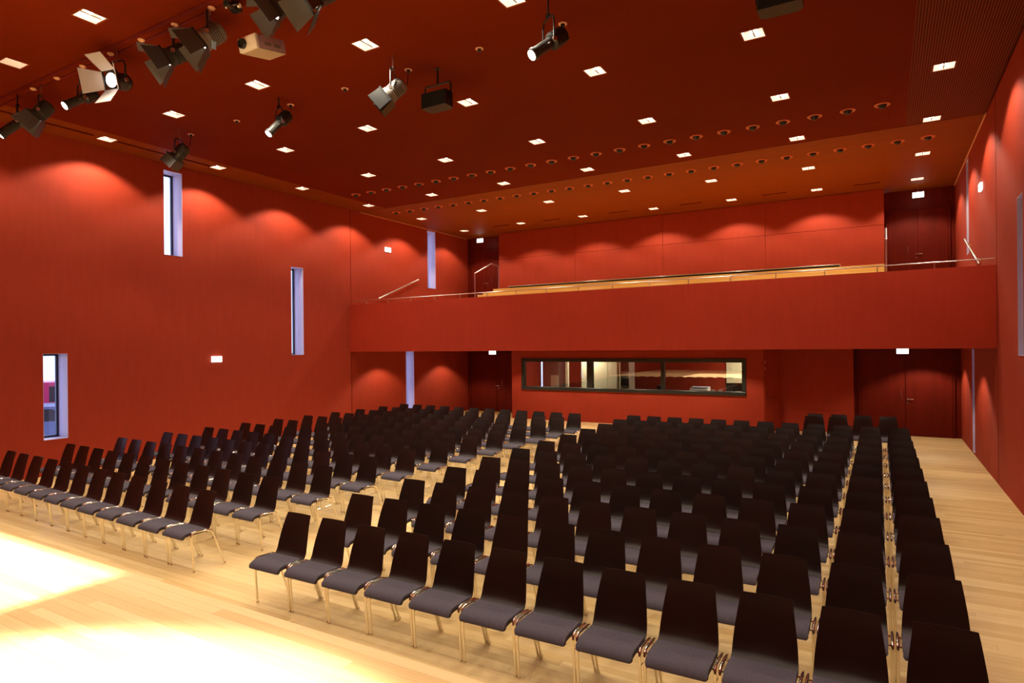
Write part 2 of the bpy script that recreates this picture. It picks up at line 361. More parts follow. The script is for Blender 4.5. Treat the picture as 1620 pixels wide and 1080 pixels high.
# more of the same lamps over the stage, beyond the frame
for x, a in ((-14.3, 125), (-9.28, 98), (-6.6, 98), (-4.1, 98), (-1.6, 98), (.85, 125)):
    spot('stage_downlight', (x, 4.45 if x != -9.28 else 1.9, ZC - .03), DOWN_W, a, .4)
for x in (-14.3, -11.8, -9.2, -6.6, -4.1, -1.6, .85):
    for y in (1.9, -.8, -3.5): spot('stage_downlight', (x, y, ZC - .03), DOWN_W * .8, 98, .5)
# round air nozzles: two rows
me_ring = MB().lathe([(.085, .0), (.095, -.012), (.13, -.012), (.14, 0)], 20).mesh('flange', M['hvac'], 40)
me_core = MB().lathe([(.0005, -.075), (.03, -.07), (.055, -.05), (.07, -.02), (.07, -.004)], 14).mesh('nozzle', M['black'], 60)
NZ = [(-.01 - .5838 * i, 13.985 - .0095 * i) for i in range(24)]
NZ2 = [(.849 - .5740 * i, 16.70 - .0158 * i) for i in range(27)]
for k, L in enumerate((NZ, NZ2)):
    for i, (x, y) in enumerate(L):
        o = empty('air_nozzle', (x, y, ZC)); tag(o, 'round air nozzle %s the ceiling seam, %s from the right wall' % (('before', 'behind')[k], ORD[i]), 'air nozzle', 'round nozzles %s the ceiling seam' % ('before', 'behind')[k])
        inst(me_ring, 'flange', o); inst(me_core, 'nozzle', o)
# lights under the balcony
for x in (-14.2, .87):
    for y in (16.4, 20.0): spot('soffit_beam', (x, y, 2.46), SOFFIT_W * 1.5, 120, .35, rad=.04)
for x in (-11.6, -9.1, -6.6, -4.1, -1.6):
    spot('soffit_beam', (x, 16.4, 2.46), SOFFIT_W * .8, 120, .4, rad=.04)
for x in (-11.2, -9.3, -7.5, -5.7, -3.9): spot('soffit_beam', (x, 18.7, 2.46), SOFFIT_W * 1.25, 120, .4, rad=.04)
spot('soffit_beam', (-1.5, 18.9, 2.46), SOFFIT_W * .8, 112, .8, rad=.04)
# stage floods, hung out of the photo straight above the platforms
spot('stage_flood', (-3.0, .05, 6.7), STAGE_W, 50, .22, rad=.12, col=(1, .93, .80))
# added out of view: lamp in a black housing, square shutter shapes a straight-edged pool
sf = empty('added_framed_flood', (-8.0, .42, 6.7)); tag(sf, 'unseen black shutter housing added to square the light on the left stage platform', 'stage light')
q = MB(); ap = .30 * 2.55 / 5.95
for s_ in (-1, 1): q.box(s_ * .2 - .005, s_ * .2 + .005, -.2, .2, -.3, .15).box(-.2, .2, s_ * .2 - .005, s_ * .2 + .005, -.3, .15)
for s_ in (-1, 1): q.box(*sorted((s_ * ap, s_ * .2)), -.2, .2, -.303, -.3).box(-ap, ap, *sorted((s_ * (ap - .005), s_ * .2)), -.303, -.3)
q.box(-.2, .2, -.2, .2, .15, .155).tube([(0, 0, .155), (0, 0, ZC - 6.7)], .02, 8)
q.obj('housing', M['blackm'], sf)
spot('flood_beam', (0, 0, 0), STAGE_W, 80, .1, sf, rad=.006, col=(1, .93, .80))

# ------------------------------------------------------------------ balcony
YB0, YB1 = 15.13, 14.49           # front face at the left and right wall
def bq(t0, z0, z1, d0, d1, x0=XL, x1=XR):
    f = lambda x: YB0 + (YB1 - YB0) * (x - XL) / (XR - XL)
    return MB().add([(x, f(x) + d, z) for z in (z0, z1) for d in (d0, d1) for x in (x0, x1)], [(0, 2, 3, 1), (4, 5, 7, 6), (0, 1, 5, 4), (2, 6, 7, 3), (0, 4, 6, 2), (1, 3, 7, 5)])
bal = struct(bq(0, 2.5, 4.03, 0, .16).obj('balcony_parapet_wall', M['parapet']), 'broad red balcony front spanning the hall')
sl = struct(MB().box(XL, XR, 15.2, 21.9, 2.5, 3.2).obj('balcony_slab_floor', M['wall']), 'balcony floor slab')
struct(bq(0, 2.505, 2.7, .16, .8).obj('balcony_soffit_floor', M['wall']))
# tiered seating in oak: every tier a part
ti = empty('seating_tiers', (-5.7, 18, 3.2)); tag(ti, 'honey-coloured oak seating tiers rising behind the balcony front', 'seating tiers')
def tp(x0, x1, y0, y1, z0, z1, name='tier', m='tier'):
    o = MB().box(x0, x1, y0, y1, z0, z1, bev=.006).obj(name, M[m], ti); o.location = Vector((0, 0, 0)) - Vector(ti.location); return o
tp(-11.6, .0, 16.3, 17.2, 3.2, 3.85); tp(-11.45, .0, 17.2, 17.6, 3.2, 4.31); tp(-11.5, .0, 17.6, 18.0, 3.2, 4.43); tp(-11.35, .0, 18.0, 21.4, 3.2, 4.56)
tp(-10.75, -.98, 18.04, 21.4, 4.56, 4.605, 'shadow_gap', 'shadow'); tp(-10.78, -.96, 18.02, 18.05, 4.607, 4.632, 'metal_nosing', 'steel'); tp(-10.75, -.98, 18.1, 21.4, 4.605, 4.63)
# side stairs and rear landings
sd = MB()
for (a, b) in ((XL, -11.62), (.02, XR)):
    for i in range(5): sd.box(a, b, 16.3 + .42 * i, 16.72 + .42 * i + (3.5 if i == 4 else 0), 3.2, 3.2 + .2 * (i + 1))
struct(sd.obj('balcony_stairs_floor', M['tier']))
# thin rail on the parapet
pr_ = empty('parapet_rail', (-6.6, 14.9, 4.03)); tag(pr_, 'thin chrome rail on short posts along the balcony front', 'railing')
f = lambda x: YB0 + (YB1 - YB0) * (x - XL) / (XR - XL) + .08
MB().tube([(x, f(x), 4.155) for x in (XL + .02, -10, -5, XR - .02)], .012, 8).obj('rail', M['steel'], pr_, 50).location = -Vector(pr_.location)
me_post = MB().tube([(0, 0, 0), (0, 0, .125)], .010, 6).mesh('post', M['steel'], 50)
for i in range(17):
    x = -14.42 + .953 * i; inst(me_post, 'post', pr_, Vector((x, f(x), 4.03)) - Vector(pr_.location))
def railing(name, label, segs, r=.02, parts=None, loc=None):
    o = empty(name, loc or segs[0][0]); tag(o, label, 'handrail'); c = Vector(o.location)
    for nm, pts in zip(parts, segs): MB().tube([Vector(p) - c for p in pts], r if nm == 'rail' else r * .8, 8).obj(nm, M['steel'], o, 50)
    return o
railing('stair_handrail', 'steel handrail climbing the left wall above the balcony', [[(-15.0, 16.41, 4.32), (-15.0, 18.58, 5.16)], [(XL, 16.9, 4.45), (-15.0, 16.9, 4.49)], [(XL, 18.1, 4.92), (-15.0, 18.1, 4.96)]], .024, ['rail', 'bracket', 'bracket'])
railing('stair_handrail', 'steel handrail climbing the right wall above the balcony', [[(1.69, 16.18, 4.23), (1.69, 18.98, 5.14)], [(XR, 16.7, 4.37), (1.69, 16.7, 4.41)], [(XR, 18.4, 4.92), (1.69, 18.4, 4.96)]], .024, ['rail', 'bracket', 'bracket'])
railing('step_railing', 'bent steel railing at the left end of the oak tiers', [[(-12.4, 18.47, 5.21), (-12.4, 19.55, 5.66), (-12.4, 20.08, 5.63)], [(-12.4, 18.47, 4.2), (-12.4, 18.47, 5.21)], [(-12.4, 20.07, 4.2), (-12.4, 20.07, 5.63)]], .024, ['rail', 'post', 'post'])
railing('step_railing', 'bent steel railing at the right end of the oak tiers', [[(.04, 18.47, 5.21), (.04, 19.55, 5.66), (.04, 20.08, 5.63)], [(.04, 18.47, 4.2), (.04, 18.47, 5.21)], [(.04, 20.07, 4.2), (.04, 20.07, 5.63)]], .024, ['rail', 'post', 'post'])

# back wall above the balcony: panels with joints, recessed door bays
YU = 21.55
wbu = struct(MB().box(-13.3, .0, YU + .03, YU + .5, 3.2, 7.3).obj('wall_back', M['wall']), 'red panelled back wall above the balcony')
xs = [-13.3, -9.95, -6.62, -3.28, 0.0]
for a, b in zip(xs, xs[1:]):
    for c, d in ((3.2, 6.1), (6.1, 7.14)): MB().box(a + .004, b - .004, YU, YU + .03, c + .004, d - .004, bev=.003).obj('panel', M['wall'], wbu)
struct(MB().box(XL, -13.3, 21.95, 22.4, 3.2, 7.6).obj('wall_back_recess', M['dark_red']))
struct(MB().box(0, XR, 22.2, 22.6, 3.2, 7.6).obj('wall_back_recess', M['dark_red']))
def door(n, x0, x1, y, z0, z1, label, hx, lever=-1, pull=None, m='dark_red'):
    d = struct(empty('door_%d' % n, ((x0 + x1) / 2, y, z0)), label); c = Vector(d.location)
    cx = [x0, x1] if pull is None else [x0, (x0 + x1) / 2, x1]
    for a, b in zip(cx, cx[1:]): MB().box(a + .006, b - .006, y - .03, y, z0 + .01, z1, bev=.004).obj('leaf', M[m], d).location = -c
    q = MB().box(x0 - .05, x0, y - .045, y, z0, z1 + .05).box(x1, x1 + .05, y - .045, y, z0, z1 + .05).box(x0, x1, y - .045, y, z1 + .004, z1 + .05)
    q.obj('door_frame', M[m], d).location = -c
    z = z0 + 1.04
    MB().tube([(hx, y - .03, z), (hx, y - .08, z), (hx + lever * .14, y - .08, z)], .010, 8).lathe([(.022, 0), (.022, .01)], 12, Matrix.Translation((hx, y - .04, z)) @ Matrix.Rotation(PI / 2, 4, 'X')).lathe([(.02, 0), (.02, .01)], 12, Matrix.Translation((hx, y - .032, z - .10)) @ Matrix.Rotation(PI / 2, 4, 'X')).obj('door_handle', M['steel'], d, 50).location = -c
    if pull is not None: MB().tube([(pull, y - .03, z + .02), (pull, y - .06, z + .02), (pull, y - .06, z + .24)], .008, 8).obj('bolt_lever', M['steel'], d, 50).location = -c
    return d
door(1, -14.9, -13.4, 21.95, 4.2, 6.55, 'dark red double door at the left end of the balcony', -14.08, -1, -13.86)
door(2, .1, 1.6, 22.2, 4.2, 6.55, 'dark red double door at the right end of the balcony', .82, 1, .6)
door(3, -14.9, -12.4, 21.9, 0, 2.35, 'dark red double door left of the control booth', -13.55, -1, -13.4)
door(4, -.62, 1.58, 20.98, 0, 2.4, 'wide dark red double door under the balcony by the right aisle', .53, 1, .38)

# lower back walls
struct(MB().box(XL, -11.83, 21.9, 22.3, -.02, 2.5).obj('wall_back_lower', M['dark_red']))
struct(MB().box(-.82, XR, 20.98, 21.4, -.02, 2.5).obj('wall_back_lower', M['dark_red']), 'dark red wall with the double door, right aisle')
pb = struct(MB().box(-2.75, -.8, 20.75, 21.2, -.02, 2.5).obj('wall_back_lower', M['wall']), 'dim red wall section beside the control booth')
MB().box(-2.55, -1.12, 20.735, 20.75, .02, .63, bev=.004).obj('access_panel', M['wall'], pb)
# control booth front with its long window
YW = 20.0; BW = (-11.38, -3.65, 1.09, 2.16)
bf = MB()
for a, b, c, d in holed(-11.83, -3.12, -.02, 2.5, [BW]): bf.box(a, b, YW, YW + .18, c, d)
bf = struct(bf.obj('wall_booth', M['wall']), 'red wall of the control booth with a long window')
struct(MB().box(-11.83, -11.7, YW + .18, 21.9, -.02, 2.5).obj('wall_booth_side', M['wall']))
# splayed end wall with a narrow door
sp = struct(MB().prism([(-3.12, YW), (-2.75, 20.75), (-2.9, 20.85), (-3.3, YW + .1)], 'z', -.02, 2.5).obj('wall_booth_end', M['wall']))
dv = (Vector((-2.75, 20.75, 0)) - Vector((-3.12, YW, 0))); ang = math.atan2(dv.y, dv.x)
mtx = Matrix.Translation((-3.12, YW, 0)) @ Matrix.Rotation(ang, 4, 'Z')
dd = struct(empty('door_5', (-3.12, YW, 0)), 'narrow red door in the end of the control booth'); cI = -Vector(dd.location)
MB().box(.03, .46, -.02, -.002, .01, 2.2, mtx, bev=0).obj('leaf', M['wall'], dd).location = cI
MB().tube([mtx @ Vector(p) for p in ((.40, -.02, 1.02), (.40, -.07, 1.02), (.28, -.07, 1.02))], .011, 8).obj('door_handle', M['steel'], dd, 50).location = cI
for z in (1.85, 2.05): MB().tube([mtx @ Vector((.03, -.03, z)), mtx @ Vector((.03, -.03, z + .08))], .009, 8).obj('hinge', M['steel'], dd, 50).location = cI
bw = struct(empty('window_9', ((BW[0] + BW[1]) / 2, YW, BW[2])), 'long dark-framed window of the control booth, in three panes'); c = -Vector(bw.location)
ft = .09; y0, y1 = YW - .035, YW + .10
q = MB().box(BW[0] - .03, BW[1] + .03, y0, y1, BW[3] - ft, BW[3] + .03, bev=.006).box(BW[0] - .03, BW[1] + .03, y0 - .03, y1, BW[2] - .03, BW[2] + ft, bev=.012)
q.box(BW[0] - .03, BW[0] + ft, y0, y1, BW[2] + ft, BW[3] - ft, bev=.006).box(BW[1] - ft, BW[1] + .03, y0, y1, BW[2] + ft, BW[3] - ft, bev=.006)
q.obj('window_frame', M['frame'], bw).location = c
for a, b in ((-8.83, -8.61), (-6.24, -6.12)): MB().box(a, b, y0, y1, BW[2] + ft, BW[3] - ft, bev=.006).obj('mullion', M['frame'], bw).location = c
px = [BW[0] + ft, -8.83, -8.61, -6.24, -6.12, BW[1] - ft]
for a, b in ((px[0], px[1]), (px[2], px[3]), (px[4], px[5])): MB().box(a, b, YW + .05, YW + .058, BW[2] + ft, BW[3] - ft).obj('pane', M['booth_glass'], bw).location = c
# inside the booth
struct(MB().box(-11.7, -2.9, 22.6, 22.8, -.02, 2.5).obj('wall_booth_rear', M['wall']))
struct(MB().box(-3.0, -2.9, 20.9, 22.6, -.02, 2.5).box(-4.72, -3.0, 22.5, 22.6, 0, 2.5).obj('wall_booth_cream', M['cream']), 'bright cream wall seen through the right pane of the booth')
dk = empty('control_desk', (-6.5, 20.6, 0)); tag(dk, 'long desk standing behind the booth window', 'desk')
MB().box(-4.8, 3.2, -.35, .35, 1.06, 1.1).obj('desk_top', M['grey'], dk)
for x in (-4.6, -1, 3.0): MB().box(x - .03, x + .03, -.3, .3, 0, 1.06).obj('leg', M['grey'], dk)
def thing(name, label, cat, loc, parts, group=None, rz=0):
    o = empty(name, loc, rz); tag(o, label, cat, group)
    for nm, q, m, *s in parts: q.obj(nm, M[m], o, s[0] if s else None)
    return o
thing('office_cabinet', 'grey-brown office cabinet at the left end of the booth', 'cabinet', (-11.2, 22.2, 0), [('body', MB().box(-.35, .35, -.3, .3, 0, 2.3, bev=.01), 'grey'), ('door', MB().box(-.34, -.01, -.32, -.3, .1, 2.2), 'grey'), ('door', MB().box(.01, .34, -.32, -.3, .1, 1.5), 'cream')])
thing('booth_post', 'slim cream post behind the left booth pane', 'post', (-10.2, 21.3, 0), [('shaft', MB().box(-.05, .05, -.05, .05, 0, 2.5), 'cream')])
thing('locker', 'tall cream locker behind the middle booth pane', 'locker', (-8.95, 21.6, 0), [('body', MB().box(-.7, .7, -.25, .25, 0, 2.4, bev=.01), 'cream'), ('door', MB().box(-.34, .33, -.27, -.25, .1, 2.35), 'cream'), ('door', MB().box(.35, .69, -.27, -.25, .1, 2.35), 'cream')])
thing('equipment_rack', 'narrow black equipment rack beside the cream locker', 'rack', (-7.98, 21.6, 0), [('frame', MB().box(-.2, -.16, -.25, .25, 0, 2.3).box(.16, .2, -.25, .25, 0, 2.3).box(-.16, .16, .2, .25, 0, 2.3), 'cream'), ('unit', MB().box(-.15, .15, -.2, .2, 1.2, 1.4), 'blackm'), ('unit', MB().box(-.15, .15, -.2, .2, 1.45, 1.7), 'grey'), ('unit', MB().box(-.15, .15, -.2, .2, 1.75, 2.2), 'blackm')])
thing('mixing_console', 'white mixing console on the desk behind the right booth pane', 'mixer', (-5.15, 20.6, 1.1), [('body', MB().prism([(-.22, 0), (.22, 0), (.22, .17), (-.22, .10)], 'x', -.28, .28), 'white'), ('fader_strip', MB().box(-.24, .24, -.12, .1, .125, .145, bev=0), 'black')])
for i, (x, l) in enumerate(((-4.72, 'white cup right of the mixing console, nearer one'), (-4.50, 'white cup right of the mixing console, nearer the monitor'))):
    thing('cup', l, 'cup', (x, 20.5, 1.1), [('bowl', MB().lathe([(.03, 0), (.045, .05), (.05, .10), (.045, .10), (.028, .01)], 14), 'white', 40), ('handle', MB().tube([(.045, 0, .08), (.075, 0, .07), (.075, 0, .04), (.042, 0, .03)], .006, 6), 'white', 40)], 'cups on the booth desk')
thing('monitor', 'dark computer monitor tilted at the right end of the booth desk', 'monitor', (-4.1, 20.65, 1.1), [('screen', MB().box(-.24, .24, -.015, .015, .05, .32, Matrix.Rotation(-.35, 4, 'X'), bev=0), 'black'), ('stand', MB().box(-.08, .08, -.08, .08, 0, .02).box(-.02, .02, 0, .03, 0, .12), 'blackm')], rz=.3)
thing('letter_tray', 'small wire letter tray with papers right of the monitor', 'tray', (-3.7 + .0, 20.9, 1.1), [('rack', MB().tube([(-.1, -.1, 0), (-.1, -.1, .5)], .008, 6).tube([(.1, -.1, 0), (.1, -.1, .5)], .008, 6).box(-.1, .1, -.1, .12, .18, .19).box(-.1, .1, -.1, .12, .36, .37), 'grey'), ('papers', MB().box(-.08, .08, -.09, .1, .19, .24).box(-.08, .08, -.09, .1, .37, .41), 'white')])
thing('desk_speaker', 'small black loudspeaker on the desk at the booth mullion', 'speaker', (-6.4, 20.4, 1.1), [('cabinet', MB().box(-.08, .08, -.08, .08, 0, .2, bev=.008), 'black'), ('cone', MB().lathe([(.05, 0), (.03, .006)], 14, Matrix.Translation((0, -.082, .1)) @ Matrix.Rotation(PI / 2, 4, 'X')), 'blackm')])
bl_ = bpy.data.lights.new('booth_lamp', 'AREA'); bl_.energy = 60; bl_.size = .6; bl_.color = (1, .9, .7)
blo = bpy.data.objects.new('booth_lamp', bl_); COL.objects.link(blo); blo.location = (-4.0, 21.4, 2.45)
blo2 = bpy.data.objects.new('booth_lamp', bl_); COL.objects.link(blo2); blo2.location = (-9.3, 21.0, 2.45)

# exit signs
def exit_sign(label, loc, axis, hang, w_=.28, h=.15):
    o = empty('exit_sign', loc); tag(o, label, 'sign', 'lit exit signs')
    if axis == 'x': a = MB().box(-w_ / 2, w_ / 2, -.02, .02, -h / 2, h / 2, bev=.004); b = MB().box(-w_ / 2 + .008, w_ / 2 - .008, -.024, -.0202, -h / 2 + .008, h / 2 - .008)
    else:
        s = axis
        a = MB().box(-.02, .02, -w_ / 2, w_ / 2, -h / 2, h / 2, bev=.004); b = MB().box(*sorted((s * .0202, s * .026)), -w_ / 2 + .006, w_ / 2 - .006, -h / 2 + .006, h / 2 - .006)
    a.obj('housing', M['exit'], o); b.obj('sign_face', M['exit'], o)
    if hang: MB().tube([(0, 0, h / 2), (0, 0, h / 2 + hang)], .006, 6).obj('stem', M['steel'], o)
exit_sign('lit exit sign on the left wall, below the high windows', (XL + .025, 10.3, 2.36), 1, 0)
exit_sign('lit exit sign on the left wall above the balcony handrail', (XL + .025, 16.96, 6.07), 1, 0)
exit_sign('lit exit sign on the right wall above the balcony', (XR - .025, 16.4, 5.86), -1, 0)
exit_sign('lit exit sign hanging at the left upper balcony door', (-14.1, 21.4, 6.93), 'x', .14)
exit_sign('lit exit sign hanging at the right upper balcony door', (.85, 21.6, 6.87), 'x', .2)
exit_sign('lit exit sign under the balcony near the left double door', (-12.35, 19.5, 2.42), 'x', .0, .27, .15)
exit_sign('lit exit sign under the balcony above the right double door', (.39, 19.5, 2.41), 'x', .0, .27, .15)

# ------------------------------------------------------------------ chairs
def shellmesh(rows, nx, th):
    """rows: (y, z, half width, sag); a bent board of thickness th"""
    top = []; n = len(rows)
    for i, (y, z, hw, sag) in enumerate(rows):
        for k in range(nx + 1):
            s = -1 + 2 * k / nx; top.append(Vector((s * hw, y + sag * (1 - s * s), z)))
    nor = []
    for i in range(n):
        a, b = rows[max(i - 1, 0)], rows[min(i + 1, n - 1)]; t = Vector((0, b[0] - a[0], b[1] - a[1])).normalized(); nor.append(Vector((0, t.z, -t.y)))
    bot = [p + nor[i // (nx + 1)] * th for i, p in enumerate(top)]
    N = len(top); ff = []
    I = lambda i, k: i * (nx + 1) + k
    for i in range(n - 1):
        for k in range(nx):
            ff.append((I(i, k), I(i, k + 1), I(i + 1, k + 1), I(i + 1, k))); ff.append((N + I(i, k), N + I(i + 1, k), N + I(i + 1, k + 1), N + I(i, k + 1)))
        for k in (0, nx): ff.append((I(i, k), I(i + 1, k), N + I(i + 1, k), N + I(i, k)))
    for i in (0, n - 1):
        for k in range(nx): ff.append((I(i, k), I(i, k + 1), N + I(i, k + 1), N + I(i, k)))
    return MB().add(top + bot, ff)
me_back = shellmesh([(.060, .456, .214, .0), (.088, .474, .212, .006), (.106, .51, .210, .012), (.120, .57, .206, .018), (.140, .65, .198, .020), (.168, .75, .184, .018), (.196, .83, .172, .014), (.2115, .866, .166, .012), (.2125, .870, .163, .012)], 8, .011).mesh('backrest', M['veneer'], 50)
me_seat = shellmesh([(-.232, .398, .200, 0), (-.228, .416, .212, 0), (-.212, .434, 0.210, 0), (-.17, .444, 0.213, 0), (-.08, .446, 0.214, 0), (.01, .446, 0.210, 0), (.062, .455, .214, 0)], 4, .011).mesh('seat', M['shell'], 50)
me_pad = shellmesh([(-.246, .402, .196, 0), (-.248, .412, .205, 0), (-.240, .436, .212, 0), (-0.214, .457, 0.209, 0), (-.18, .470, 0.211, 0), (-.08, .473, 0.212, .0), (.01, .472, 0.208, .004), (.050, .474, .208, .008), (.058, .466, .204, .008)], 8, .020).mesh('cushion', M['pad'], 60)
def leg_me(s, front):
    p = [(s * .240, -.120, 0), (s * .240, -.148, .38), (s * .240, -.150, .425)] if front else [(s * .240, .268, 0), (s * .240, .128, .38), (s * .240, .112, .425)]
    q = MB().tube(p, .0112, 8)
    x, y, _ = p[0]; q.lathe([(.014, 0), (.014, .014), (.011, .02)], 8, Matrix.Translation((x, y, 0)))
    return q.mesh('leg', M['chrome'], 50)
me_legs = [leg_me(s, f_) for s in (-1, 1) for f_ in (True, False)]
def rail_me(s):
    q = MB().tube([(s * .240, -.150, .425), (s * .240, -.148, .445), (s * .240, -.135, .462), (s * .240, -.11, .470), (s * .240, -.02, .466), (s * .240, .06, .460), (s * .240, .092, .452), (s * .240, .112, .425)], .0112, 8)
    q.tube([(s * .234, -.147, .335), (s * .234, .140, .345)], .0028, 5)
    return q.mesh('side_rail', M['chrome'], 50)
me_rails = [rail_me(-1), rail_me(1)]
me_cross = [MB().tube([(-.240, y, .434), (.240, y, .434)], .0075, 6).mesh('crossbar', M['chrome'], 50) for y in (-.12, .05)]
def make_chair():
    o = empty('hall_chair')
    inst(me_back, 'backrest', o); inst(me_seat, 'seat', o); inst(me_pad, 'cushion', o)
    for m_ in me_legs: inst(m_, 'leg', o)
    for m_ in me_rails: inst(m_, 'side_rail', o)
    for m_ in me_cross: inst(m_, 'crossbar', o)
    return o
proto = make_chair(); kids = list(proto.children); first_chair = True
def place(x, y, rz, label, group):
    global first_chair
    if first_chair: o = proto; first_chair = False
    else:
        o = proto.copy(); COL.objects.link(o)
        for k in kids:
            c_ = k.copy(); COL.objects.link(c_); c_.parent = o
    o.location = (x, y, 0); o.rotation_euler = (0, 0, rz); tag(o, label, 'chair', group)
rr = random.Random(3)
for j in range(12):
    for i in range(12):
        x = -5.158 + .5124 * i - .0069 * j; y = 4.591 + .0066 * i + .9567 * j; a = .013 + rr.uniform(-.008, .008)
        place(x - .172, y - .222 + rr.uniform(-.008, .008), a, 'dark chair with grey pad, right block, %s row from stage, %s from the centre aisle' % (ORD[j], ORD[i]), 'chairs of the right block')
for j in range(12):
    for i in range(12):
        x = -12.960 + .5384 * i + .02415 * j; y = 5.048 - .0225 * i + .9210 * j; a = -.03 + rr.uniform(-.008, .008)
        place(x - .172, y - .222 + rr.uniform(-.008, .008), a, 'dark chair with grey pad, left block, %s row from stage, %s from the centre aisle' % (ORD[j], ORD[11 - i]), 'chairs of the left block')
for k, (y, nm) in enumerate(((16.78, 'front')  , (17.45, 'rear'))):
    for i, x in enumerate((-1.34, -.82, -.30, .22)):
        place(x - .172, y - .222, .01, 'dark chair near the back doors, %s one of two rows, %s from the right' % (nm, ORD[3 - i]), 'extra chairs at the back')

# ------------------------------------------------------------------ lamps under the ceiling
tr = empty('lighting_track', (-8, 5.2, ZC)); tag(tr, 'dark lighting track recessed across the ceiling with small sockets', 'lighting track')
MB().box(-6.4, 8, .05, .09, -.010, 0).box(-6.4, 8, -.11, -.05, -.008, 0).obj('channel', M['dark_red'], tr)
me_sock = MB().lathe([(.05, 0), (.05, -.01), (.03, -.03)], 8).mesh('socket', M['socket'], 30)
for i in range(13): inst(me_sock, 'socket', tr, (-4.65 + .83 * i, .02, -.002))
SX = [-3.88, -5.29, -6.68, -8.11, -9.5, -11.07, -12.58]
for i, x in enumerate(SX):
    o = empty('power_socket', (x, 8.06, ZC)); tag(o, 'small round ceiling socket before the downlights, %s of its row from the right' % ORD[i], 'socket', 'ceiling sockets in a row')
    MB().lathe([(.03, 0), (.035, -.008), (.06, -.008), (.065, 0)], 14).obj('ring', M['socket'], o, 40)
    MB().lathe([(.02, -.05), (.03, -.04), (.03, 0)], 10).obj('plug', M['black'], o, 40)
def lamp(name, kind, piv, az, el, top, label, lens='lens', s=1.0, doors=.26, cable=None, spread=.6, body='lamp_dark', flap='door_flap'):
    """kind 'profile' slim barrel, 'fresnel' drum with barn doors; aim by azimuth from -Y and tilt"""
    a, e = math.radians(az), math.radians(el)
    aim = Vector((math.sin(a) * math.cos(e), -math.cos(a) * math.cos(e), -math.sin(e)))
    piv = Vector(piv); o = empty(name, piv); tag(o, label, 'stage light', 'stage lights under the ceiling')
    side = Vector((math.cos(a), math.sin(a), 0)); up = side.cross(aim).normalized()
    if up.z < 0: up = -up
    R_ = Matrix((side, up, aim)).transposed().to_4x4()            # local x side, y up, z along the beam
    if R_.determinant() < 0: R_ = Matrix((side, -up, aim)).transposed().to_4x4()
    def part(nm, q, m, sm=None): 
        ob = q.obj(nm, M[m], o, sm); ob.matrix_local = R_; return ob
    if kind == 'profile':
        r = .070 * s
        part('barrel', MB().lathe([(r * .9, -.04), (r, -.02), (r, .25 * s), (r * 1.15, .255 * s), (r * 1.15, .30 * s), (r * .95, .305 * s)], 18), 'lamp_dark', 40)
        part('housing', MB().lathe([(.04, -.30 * s), (.095 * s, -.27 * s), (.11 * s, -.22 * s), (.11 * s, -.06), (.08, -.035)], 18), 'black', 40)
        q = MB()
        for k in range(4): q.box(-.09 * s, .09 * s, -.09 * s, .09 * s, -.25 * s + k * .045, -.243 * s + k * .045)
        part('cooling_fins', q, 'black')
        part('lens', MB().lathe([(r * .93, .306 * s), (r * .5, .316 * s), (.001, .318 * s)], 18), lens, 60)
        part('shutter_knob', MB().tube([(r, 0, .06), (r + .05, 0, .06)], .008, 6), 'steel')
        hw, rr_ = .135 * s, .012
    else:
        r = .125 * s
        part('housing', MB().lathe([(.05, -.22 * s), (.10 * s, -.20 * s), (r, -.15 * s), (r, .05 * s), (r * 1.08, .06 * s), (r * 1.08, .10 * s), (r * .9, .102 * s)], 20), body, 40)
        q = MB()
        for k in range(5): q.lathe([(r * 1.0, 0), (r * 1.03, .003), (r * 1.03, .01), (r, .013)], 20, Matrix.Translation((0, 0, -.14 * s + k * .03)))
        part('cooling_ribs', q, 'black', 40)
        f_ = .135 * s
        q = MB()
        for t_ in (-1, 1): q.box(t_ * f_ - .008, t_ * f_ + .008, -f_ - .008, f_ + .008, .10 * s, .125 * s).box(-f_, f_, t_ * f_ - .008, t_ * f_ + .008, .10 * s, .125 * s)
        part('gel_frame', q, 'black')
        part('lens', MB().lathe([(r * .86, .10 * s), (r * .6, .118 * s), (.001, .128 * s)], 20), lens, 60)
        d_ = doors * s; sp_ = math.sin(spread) * d_; cz = math.cos(spread) * d_
        for t_, w2 in ((1, 1 + .5 * spread), (-1, 1 + .5 * spread)):
            part('barn_door', MB().add([(t_ * f_, -f_ * .95, .125 * s), (t_ * f_, f_ * .95, .125 * s), (t_ * (f_ + sp_), f_ * w2, .125 * s + cz), (t_ * (f_ + sp_), -f_ * w2, .125 * s + cz),
                 (t_ * (f_ + .004), -f_ * .95, .121 * s), (t_ * (f_ + .004), f_ * .95, .121 * s), (t_ * (f_ + sp_ + .004), f_ * w2, .121 * s + cz), (t_ * (f_ + sp_ + .004), -f_ * w2, .121 * s + cz)],
                 [(0, 1, 2, 3), (4, 7, 6, 5), (0, 4, 5, 1), (1, 5, 6, 2), (2, 6, 7, 3), (3, 7, 4, 0)]), flap)
            part('barn_door', MB().add([(-f_ * .95, t_ * f_, .125 * s), (f_ * .95, t_ * f_, .125 * s), (f_ * w2 * .8, t_ * (f_ + sp_), .125 * s + cz), (-f_ * w2 * .8, t_ * (f_ + sp_), .125 * s + cz),
                 (-f_ * .95, t_ * (f_ + .004), .121 * s), (f_ * .95, t_ * (f_ + .004), .121 * s), (f_ * w2 * .8, t_ * (f_ + sp_ + .004), .121 * s + cz), (-f_ * w2 * .8, t_ * (f_ + sp_ + .004), .121 * s + cz)],
                 [(0, 1, 2, 3), (4, 7, 6, 5), (0, 4, 5, 1), (1, 5, 6, 2), (2, 6, 7, 3), (3, 7, 4, 0)]), flap)
        hw, rr_ = .165 * s, .014
    h = top - piv.z
